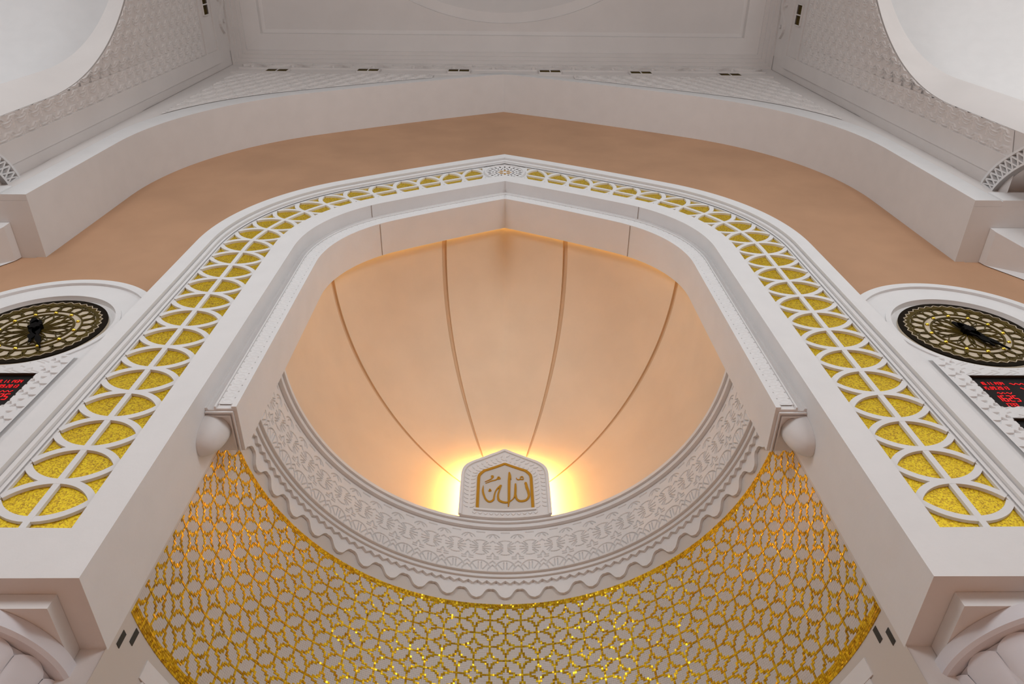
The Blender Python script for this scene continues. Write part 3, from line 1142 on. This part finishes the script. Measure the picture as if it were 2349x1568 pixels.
for pts, wd in STROKES:
    Pq = catmull(pts)
    ww = np.interp(np.linspace(0, len(wd)-1, len(Pq)), np.arange(len(wd)), wd)
    mb.ribbon(Pq, ww, pmap, RP-0.001, RP+0.003)
mb.build('calligraphy', GOLDP, pq, label='gold Arabic calligraphy')
mb = MB()
on2 = dens(mirror([(x*0.985, z-0.004) for x, z in oh]), 120)
mb.ribbon(on2, 0.0020, pmap, RP+0.0222, RP+0.0250)
mb.build('light_strip', BACKLIT, pq, label='bright warm light strip behind the plaque edge')

# ------------------------------------------------------------------ side panels, clocks, display boards
CXP, CZP = 1.392, 1.915


def digit_segments(ch):
    on = {'0': 'abcdef', '1': 'bc', '2': 'abged', '3': 'abgcd', '4': 'fgbc', '5': 'afgcd', '6': 'afgedc', '7': 'abc', '8': 'abcdefg', '9': 'abcdfg', '-': 'g'}.get(ch, '')
    L = {'a': ((0, 2), (1, 2)), 'b': ((1, 2), (1, 1)), 'c': ((1, 1), (1, 0)), 'd': ((0, 0), (1, 0)), 'e': ((0, 0), (0, 1)), 'f': ((0, 1), (0, 2)), 'g': ((0, 1), (1, 1))}
    return [L[q] for q in on]


def write(mb, text, x, z, w, h, fm, d0, d1, pitch=None, lw=0.0010):
    """seven-segment digits: lower left at (x, z)"""
    pitch = pitch or w*1.45
    for ch in text:
        if ch == '.':
            mb.prism([(x-lw, z), (x+lw, z), (x+lw, z+2*lw), (x-lw, z+2*lw)], fm, d0, d1)
            x += pitch*0.45
            continue
        for (a, b_), (c, e) in digit_segments(ch):
            mb.ribbon([(x+a*w, z+b_*h/2), (x+c*w, z+e*h/2)], lw, fm, d0, d1)
        x += pitch


def digits(text, x, z, w, h, fm, d0, d1, pitch, lw, parent):
    for i, ch in enumerate(text):
        m_ = MB()
        write(m_, ch, x+i*pitch, z, w, h, fm, d0, d1, pitch, lw)
        m_.build('digit', LEDR, parent)


for s, side in ((-1, 'left'), (1, 'right')):
    sp = thing('side_panel', (s*CXP, 1.1, 0.6), 'white round-topped panel holding clock and board, %s of the frame' % side, 'panel')
    Y0 = 1.05
    th = np.linspace(0, 2*math.pi, 145)

    def ring_pt(r, y):
        return np.stack([s*(CXP+r*np.cos(th)), np.full_like(th, y), CZP+r*np.sin(th)], 1)

    def outline(r, y):
        x, z = r*np.cos(th), r*np.sin(th)
        low = th > math.pi
        kq = np.where(low, np.minimum(r/np.maximum(np.abs(np.cos(th)), 1e-6), 1.3/np.maximum(np.abs(np.sin(th)), 1e-6)), r)
        return np.stack([s*(CXP+kq*np.cos(th)), np.full_like(th, y), CZP+kq*np.sin(th)], 1)
    rows = [ring_pt(0.0, Y0+0.014), ring_pt(0.213, Y0+0.014), ring_pt(0.213, Y0+0.010), ring_pt(0.228, Y0+0.008), ring_pt(0.228, Y0), outline(0.300, Y0), outline(0.300, Y0-0.009), outline(0.326, Y0-0.009), outline(0.330, Y0-0.005), outline(0.330, YB)]
    grid('panel_body', np.stack(rows), WHITE, sp, flip=(s > 0))
    # pierced carving around the boards
    yt = Y0-0.009
    boards = [(1.508, 1.656), (1.31, 1.4585), (1.112, 1.26)]
    bx = 0.1475
    xs = np.linspace(-0.205, 0.205, 257)
    zs_ = np.linspace(1.10, 1.75, 401)
    XX, ZZ = np.meshgrid(xs, zs_, indexing='ij')
    cell = 0.052
    vz = ((ZZ-1.489)/cell) % 1.0
    vx = np.abs(XX)

    def tri_d(px, pz, cx_, cz_, r, upw):
        """inside measure of a small triangle in cell space, metric units"""
        dx, dz = px-cx_, (pz-cz_)*(1 if upw else -1)
        return np.maximum(np.abs(dx)*0.9+dz*0.55, -dz)-r*0.5
    H = np.zeros_like(XX)
    zloc = vz*cell
    for cx_, cz_, r, upw in ((0.191, 0.006, 0.0105, False), (0.191, 0.006+cell, 0.0105, False), (0.172, 0.016, 0.0085, True), (0.174, 0.040, 0.0085, False), (0.155, 0.026, 0.0085, True)):
        dd = tri_d(vx, zloc, cx_, cz_, r, upw)
        H = np.minimum(H, -0.0050*(1-smoothstep(-0.0004, 0.0012, dd)))
    inb = vx < bx+0.002
    uh = (XX/0.052) % 1.0
    dd = np.minimum(seg_dist(uh, vz, (0.1, 0.2), (0.6, 0.45)), seg_dist(uh, vz, (0.35, 0.15), (0.95, 0.42)))
    dd = np.minimum(dd, seg_dist(uh, vz, (0.7, 0.65), (0.9, 0.55)))
    dd = np.minimum(dd, seg_dist(uh, vz, (0.15, 0.75), (0.35, 0.85)))
    H = np.where(inb, -0.0025*(1-smoothstep(0.03, 0.07, dd)), H)
    P = np.stack([s*(CXP+XX), yt-H, ZZ], -1)
    n, kq = XX.shape
    F = gridF(n, kq)
    cxm = (XX[:-1, :-1]+XX[1:, 1:]).ravel()/2
    czm = (ZZ[:-1, :-1]+ZZ[1:, 1:]).ravel()/2
    keep = np.hypot(cxm, czm-CZP) > 0.226
    for z0, z1 in boards:
        keep &= ~((np.abs(cxm) < bx) & (czm > z0) & (czm < z1))
    F = F[keep]
    if s > 0:
        F = F[:, ::-1]
    used, inv = np.unique(F, return_inverse=True)
    mesh('carving', P.reshape(-1, 3)[used], np.ascontiguousarray(inv.reshape(F.shape)), WHITE, sp, True)
    mb = MB()
    t2 = np.linspace(0, 2*math.pi, 97)
    mb.ribbon(np.stack([CXP+0.221*np.cos(t2), CZP+0.221*np.sin(t2)], 1), 0.0075, planeY(s), Y0-0.004, Y0+0.012)
    mb.build('clock_surround', WHITE, sp, smooth=True)

    # clock
    ck = thing('wall_clock', (s*CXP, Y0, CZP-0.19), 'round bronze and cream openwork clock %s of the niche' % side, 'clock')
    ck_y = Y0+0.006
    f0 = planeY(s, s*CXP, CZP)
    t = np.linspace(0, 2*math.pi, 73)[:-1]
    mb = MB()
    mb.prism(np.stack([0.192*np.cos(t), 0.192*np.sin(t)], 1), f0, ck_y, ck_y+0.008)
    mb.build('dial', DIAL, ck)

    def ringr(mb_, r, w_, d0, d1, n=72):
        tt_ = np.linspace(0, 2*math.pi, n+1)
        mb_.ribbon(np.stack([r*np.cos(tt_), r*np.sin(tt_)], 1), w_, f0, d0, d1)
    mb = MB()
    ringr(mb, 0.183, 0.009, ck_y-0.004, ck_y)
    mb.build('rim', DARKB, ck)
    mb = MB()
    ringr(mb, 0.1665, 0.0085, ck_y-0.0035, ck_y)
    ringr(mb, 0.120, 0.0022, ck_y-0.0035, ck_y)
    ringr(mb, 0.0985, 0.0032, ck_y-0.0035, ck_y)
    for i in range(24):                                   # outer lobes
        a = 2*math.pi*(i+0.5)/24
        q = np.linspace(-math.pi*0.62, math.pi*0.62, 13)
        rr, ww = 0.0255, 0.0205
        px = 0.130+rr*np.cos(q)*1.0
        pt = ww*np.sin(q)
        mb.ribbon(np.stack([px*np.cos(a)-pt*np.sin(a), px*np.sin(a)+pt*np.cos(a)], 1), 0.0022, f0, ck_y-0.0032, ck_y)
        a2 = 2*math.pi*i/24
        mb.ribbon([(0.120*math.cos(a2), 0.120*math.sin(a2)), (0.156*math.cos(a2), 0.156*math.sin(a2))], 0.0013, f0, ck_y-0.003, ck_y)
    for i in range(12):                                   # inner rosette
        a = 2*math.pi*i/12
        for sg in (-1, 1):
            q = np.linspace(0, 1, 13)
            pr = 0.006+0.089*q
            pt = sg*0.0165*np.sin(math.pi*q)
            mb.ribbon(np.stack([pr*np.cos(a)-pt*np.sin(a), pr*np.sin(a)+pt*np.cos(a)], 1), 0.0017, f0, ck_y-0.0034, ck_y)
            a3 = a+math.pi/12
            pt = sg*0.0065*np.sin(math.pi*q)
            mb.ribbon(np.stack([pr*np.cos(a3)-pt*np.sin(a3), pr*np.sin(a3)+pt*np.cos(a3)], 1), 0.0010, f0, ck_y-0.0030, ck_y)
    mb.build('openwork', BRONZE, ck)
    mb = MB()
    zig = np.array([((0.177 if i % 2 else 0.168)*math.cos(math.pi*i/40), (0.177 if i % 2 else 0.168)*math.sin(math.pi*i/40)) for i in range(81)])
    for i in range(80):
        mb.ribbon(zig[i:i+2], 0.0011, f0, ck_y-0.0050, ck_y-0.002)
    mb.build('zigzag_line', DIAL, ck)
    for i in range(12):
        a = 2*math.pi*i/12
        mb = MB()
        V, F = [], []
        for zi in range(4):
            el = math.pi/2*zi/3.3
            for j in range(8):
                q = 2*math.pi*j/8
                V.append((s*(CXP+0.109*math.cos(a)*1+0.0062*math.cos(el)*math.cos(q)), ck_y-0.0005-0.006*math.sin(el), CZP+0.109*math.sin(a)+0.0062*math.cos(el)*math.sin(q)))
        for zi in range(3):
            for j in range(8):
                F.append((zi*8+j, zi*8+(j+1) % 8, zi*8+8+(j+1) % 8, zi*8+8+j))
        F.append(tuple(range(24, 32)))
        mb.add(V, F)
        mb.build('hour_stud', STUD, ck)
    base_a = (-57 if s < 0 else -64)
    for nm_, da, ln, wd in (('minute_hand', 0, 0.148 if s < 0 else 0.128, 0.011), ('hour_hand', -13, 0.098, 0.015)):
        a = math.radians(base_a+da)
        if s < 0:
            a = math.pi-a
        mb = MB()
        q = np.linspace(-0.42, 1, 27)
        lob = wd*(0.30+0.70*np.abs(np.sin(q*7.5)))*(1.05-np.clip(q, 0, 1)**2*0.85)
        mb.ribbon(np.stack([q*ln*math.cos(a)*1.0, q*ln*math.sin(a)], 1), lob, f0, ck_y-0.016, ck_y-0.012)
        mb.build(nm_, BLACK, ck)
    mb = MB()
    t = np.linspace(0, 2*math.pi, 17)[:-1]
    rr = np.where(np.arange(16) % 2, 0.020, 0.014)
    mb.prism(np.stack([rr*np.cos(t), rr*np.sin(t)], 1), f0, ck_y-0.020, ck_y)
    mb.build('hub', BLACK, ck)

    # display boards
    for q, (z0, z1) in enumerate(boards[:2]):
        if q == 1 and s < 0:
            continue
        lab = ('black prayer time board with red digits below the %s clock' % side) if q == 0 else 'second black board below the right prayer time board'
        db = thing('display_board', (s*CXP, Y0, z0), lab, 'display')
        mb = MB()
        x0, x1 = sorted((s*(CXP-bx), s*(CXP+bx)))
        mb.box(x0, x1, Y0-0.002, Y0+0.004, z0, z1)
        mb.build('screen', SCREEN, db)
        mb = MB()
        w_ = 0.0022
        mb.box(x0, x1, Y0-0.0085, Y0-0.002, z1-w_, z1)
        mb.box(x0, x1, Y0-0.0085, Y0-0.002, z0, z0+w_*0.5)
        mb.box(x0, x0+w_*0.5, Y0-0.0085, Y0-0.002, z0, z1)
        mb.box(x1-w_*0.5, x1, Y0-0.0085, Y0-0.002, z0, z1)
        mb.build('bezel', GRILLE, db)
        if q == 0:
            mb = MB()
            fm = planeY(1, 0, 0)
            hz = z1-z0
            d0, d1 = Y0-0.0030, Y0-0.002

            def zrow(f_):
                return z1-f_*hz
            if s > 0:
                xe = x0
                write(mb, '10.11.1434', xe+0.018, zrow(0.255), 0.0042, 0.0125, fm, d0, d1, 0.0072, 0.0007)
                write(mb, '15.09.2013', xe+0.0135, zrow(0.41), 0.0042, 0.0130, fm, d0, d1, 0.0078, 0.0007)
                digits('1625', xe+0.020, zrow(0.78), 0.0095, 0.0250, fm, d0, d1, 0.0155, 0.0013, db)
                write(mb, '1733', xe+0.026, zrow(0.93), 0.0052, 0.0130, fm, d0, d1, 0.0085, 0.0008)
                gx = xe+0.036
                for (ga_, gb_, n_) in ((0.0, 0.020, 0), (0.024, 0.040, 1)):
                    xx_ = np.linspace(gx+ga_, gx+gb_, 14)
                    mb.ribbon(np.stack([xx_, zrow(0.53)+0.0035*np.sin((xx_-gx)*520)], 1), 0.0009, fm, d0, d1)
                for (ga_, fz) in ((0.096, 0.23), (0.112, 0.38)):
                    xx_ = np.linspace(xe+ga_, xe+ga_+0.05, 22)
                    mb.ribbon(np.stack([xx_, zrow(fz)+0.0032*np.sin((xx_-gx)*430)], 1), 0.0012, fm, d0, d1)
            else:
                xe = x1
                write(mb, '10.11.1434', xe-0.090, zrow(0.255), 0.0042, 0.0125, fm, d0, d1, 0.0078, 0.0007)
                write(mb, '15.09.2013', xe-0.088, zrow(0.41), 0.0042, 0.0130, fm, d0, d1, 0.0078, 0.0007)
                digits('1625', xe-0.076, zrow(0.78), 0.0095, 0.0250, fm, d0, d1, 0.0155, 0.0013, db)
                write(mb, '1733', xe-0.060, zrow(0.93), 0.0052, 0.0130, fm, d0, d1, 0.0085, 0.0008)
                gx = xe-0.062
                xx_ = np.linspace(gx, gx+0.04, 24)
                mb.ribbon(np.stack([xx_, zrow(0.53)+0.0035*np.sin((xx_-gx)*520)], 1), 0.0009, fm, d0, d1)
            mb.build('small_red_digits', LEDR, db, kind='stuff')

# ------------------------------------------------------------------ columns with fluted capitals under the frame
for s, side in ((-1, 'left'), (1, 'right')):
    cp = thing('column', (s*1.0, 1.08, -0.4), 'pale grey column with fluted capital under the %s frame block' % side, 'column')
    xi, yf = 0.806, 1.040
    xo = 1.20
    yb = 1.187
    mb = MB()
    zt, zl = 0.9165, 0.885
    mb.box(*sorted((s*xi, s*xo)), yf, yb, zl, zt)
    mb.build('abacus', WHITE, cp)
    cxx, cyy, R0 = s*0.98, 1.20, 0.184
    t = np.linspace(0, 2*math.pi, 97)

    def lathe(rz, lobes=0, amp=0.0):
        rows = []
        for r, z in rz:
            f_ = 1-amp*np.abs(np.sin(t*lobes/2))**8 if lobes else 1.0
            rows.append(np.stack([cxx+r*f_*np.cos(t), cyy+r*f_*np.sin(t), np.full_like(t, z)], 1))
        return np.stack(rows)
    grid('capital_ring', lathe([(0.05, 0.8845), (R0, 0.8845), (R0, 0.858), (R0-0.006, 0.852), (0.05, 0.852)]), COOLW, cp, flip=True)
    mb = MB()
    nl = 14
    for i in range(nl):
        a0_ = 2*math.pi*i/nl
        q = np.linspace(-1, 1, 13)
        rowsz = [(0.852, 0.172), (0.82, 0.166), (0.76, 0.150), (0.70, 0.132), (0.62, 0.118)]
        Pn = []
        for kk, (z, r) in enumerate(rowsz):
            hwid_ = math.pi/nl*0.975
            lobe = 0.005*np.sqrt(np.maximum(0, 1-q**2))
            sag = 0.013*q**2 if kk == 0 else 0
            aq_ = a0_+q*hwid_
            Pn.append(np.stack([cxx+(r-0.014+lobe)*np.cos(aq_), cyy+(r-0.014+lobe)*np.sin(aq_), z-sag+0*q], 1))
        top = np.array(Pn[0])
        cap = top.copy()
        cap[:, 0] = cxx+(top[:, 0]-cxx)*0.8
        cap[:, 1] = cyy+(top[:, 1]-cyy)*0.8
        grid('flute', np.stack([cap]+Pn), COOLW, cp, flip=True)
    grid('shaft', lathe([(0.156, 0.851), (0.140, 0.76), (0.110, 0.62), (0.100, 0.5), (0.100, -0.4)]), COOLW, cp, flip=True)

# ------------------------------------------------------------------ air vents
def vent(c, u, v, n, w_, h_, label, group):
    """c centre, u and v unit axes on the wall, n unit normal toward the hall"""
    c, u, v, n = [np.array(q, float) for q in (c, u, v, n)]
    t = thing('air_vent', tuple(c-v*h_/2), label, 'vent', group)

    def fm(a, b_, d):
        a, b_ = np.atleast_1d(a), np.atleast_1d(b_)
        return c+a[:, None]*u+b_[:, None]*v+d*n
    mb = MB()
    mb.prism([(-w_/2, -h_/2), (w_/2, -h_/2), (w_/2, h_/2), (-w_/2, h_/2)], fm, 0.010, 0.001)
    mb.build('grille', GRILLE, t)
    mb = MB()
    e = 0.004
    for pts in ([(-w_/2-e, -h_/2-e), (w_/2+e, -h_/2-e)], [(-w_/2-e, h_/2+e), (w_/2+e, h_/2+e)], [(-w_/2-e, -h_/2-e), (-w_/2-e, h_/2+e)], [(w_/2+e, -h_/2-e), (w_/2+e, h_/2+e)], [(0, -h_/2), (0, h_/2)]):
        mb.ribbon(pts, 0.004, fm, 0.013, 0.0)
    mb.build('vent_frame', GREYW, t)
    mb = MB()
    for i in range(1, 7):
        z = -h_/2+h_*i/9
        mb.ribbon([(-w_/2, z), (w_/2, z)], 0.0016, fm, 0.012, 0.009)
    mb.build('louvre', BRONZE, t)


ordn = ('leftmost', 'second from left', 'third from left', 'fourth from left', 'fifth from left', 'rightmost')
for i, (x, z) in enumerate(((-1.637, 5.585), (-0.987, 5.625), (-0.328, 5.64), (0.340, 5.64), (1.005, 5.62), (1.648, 5.57))):
    vent((x, YW, z), (1, 0, 0), (0, 0, 1), (0, -1, 0), 0.150, 0.10, 'small dark air vent above the wide arch, %s of the row of six' % ordn[i], 'air vents above the wide arch')
for s, side in ((-1, 'left'), (1, 'right')):
    yv = 0.487 if s < 0 else 0.515
    vent((s*XW, yv, 5.49), (0, 1, 0), (0, 0, 1), (-s, 0, 0), 0.125, 0.085, 'dark two-part air vent high on the %s side wall' % side, None)
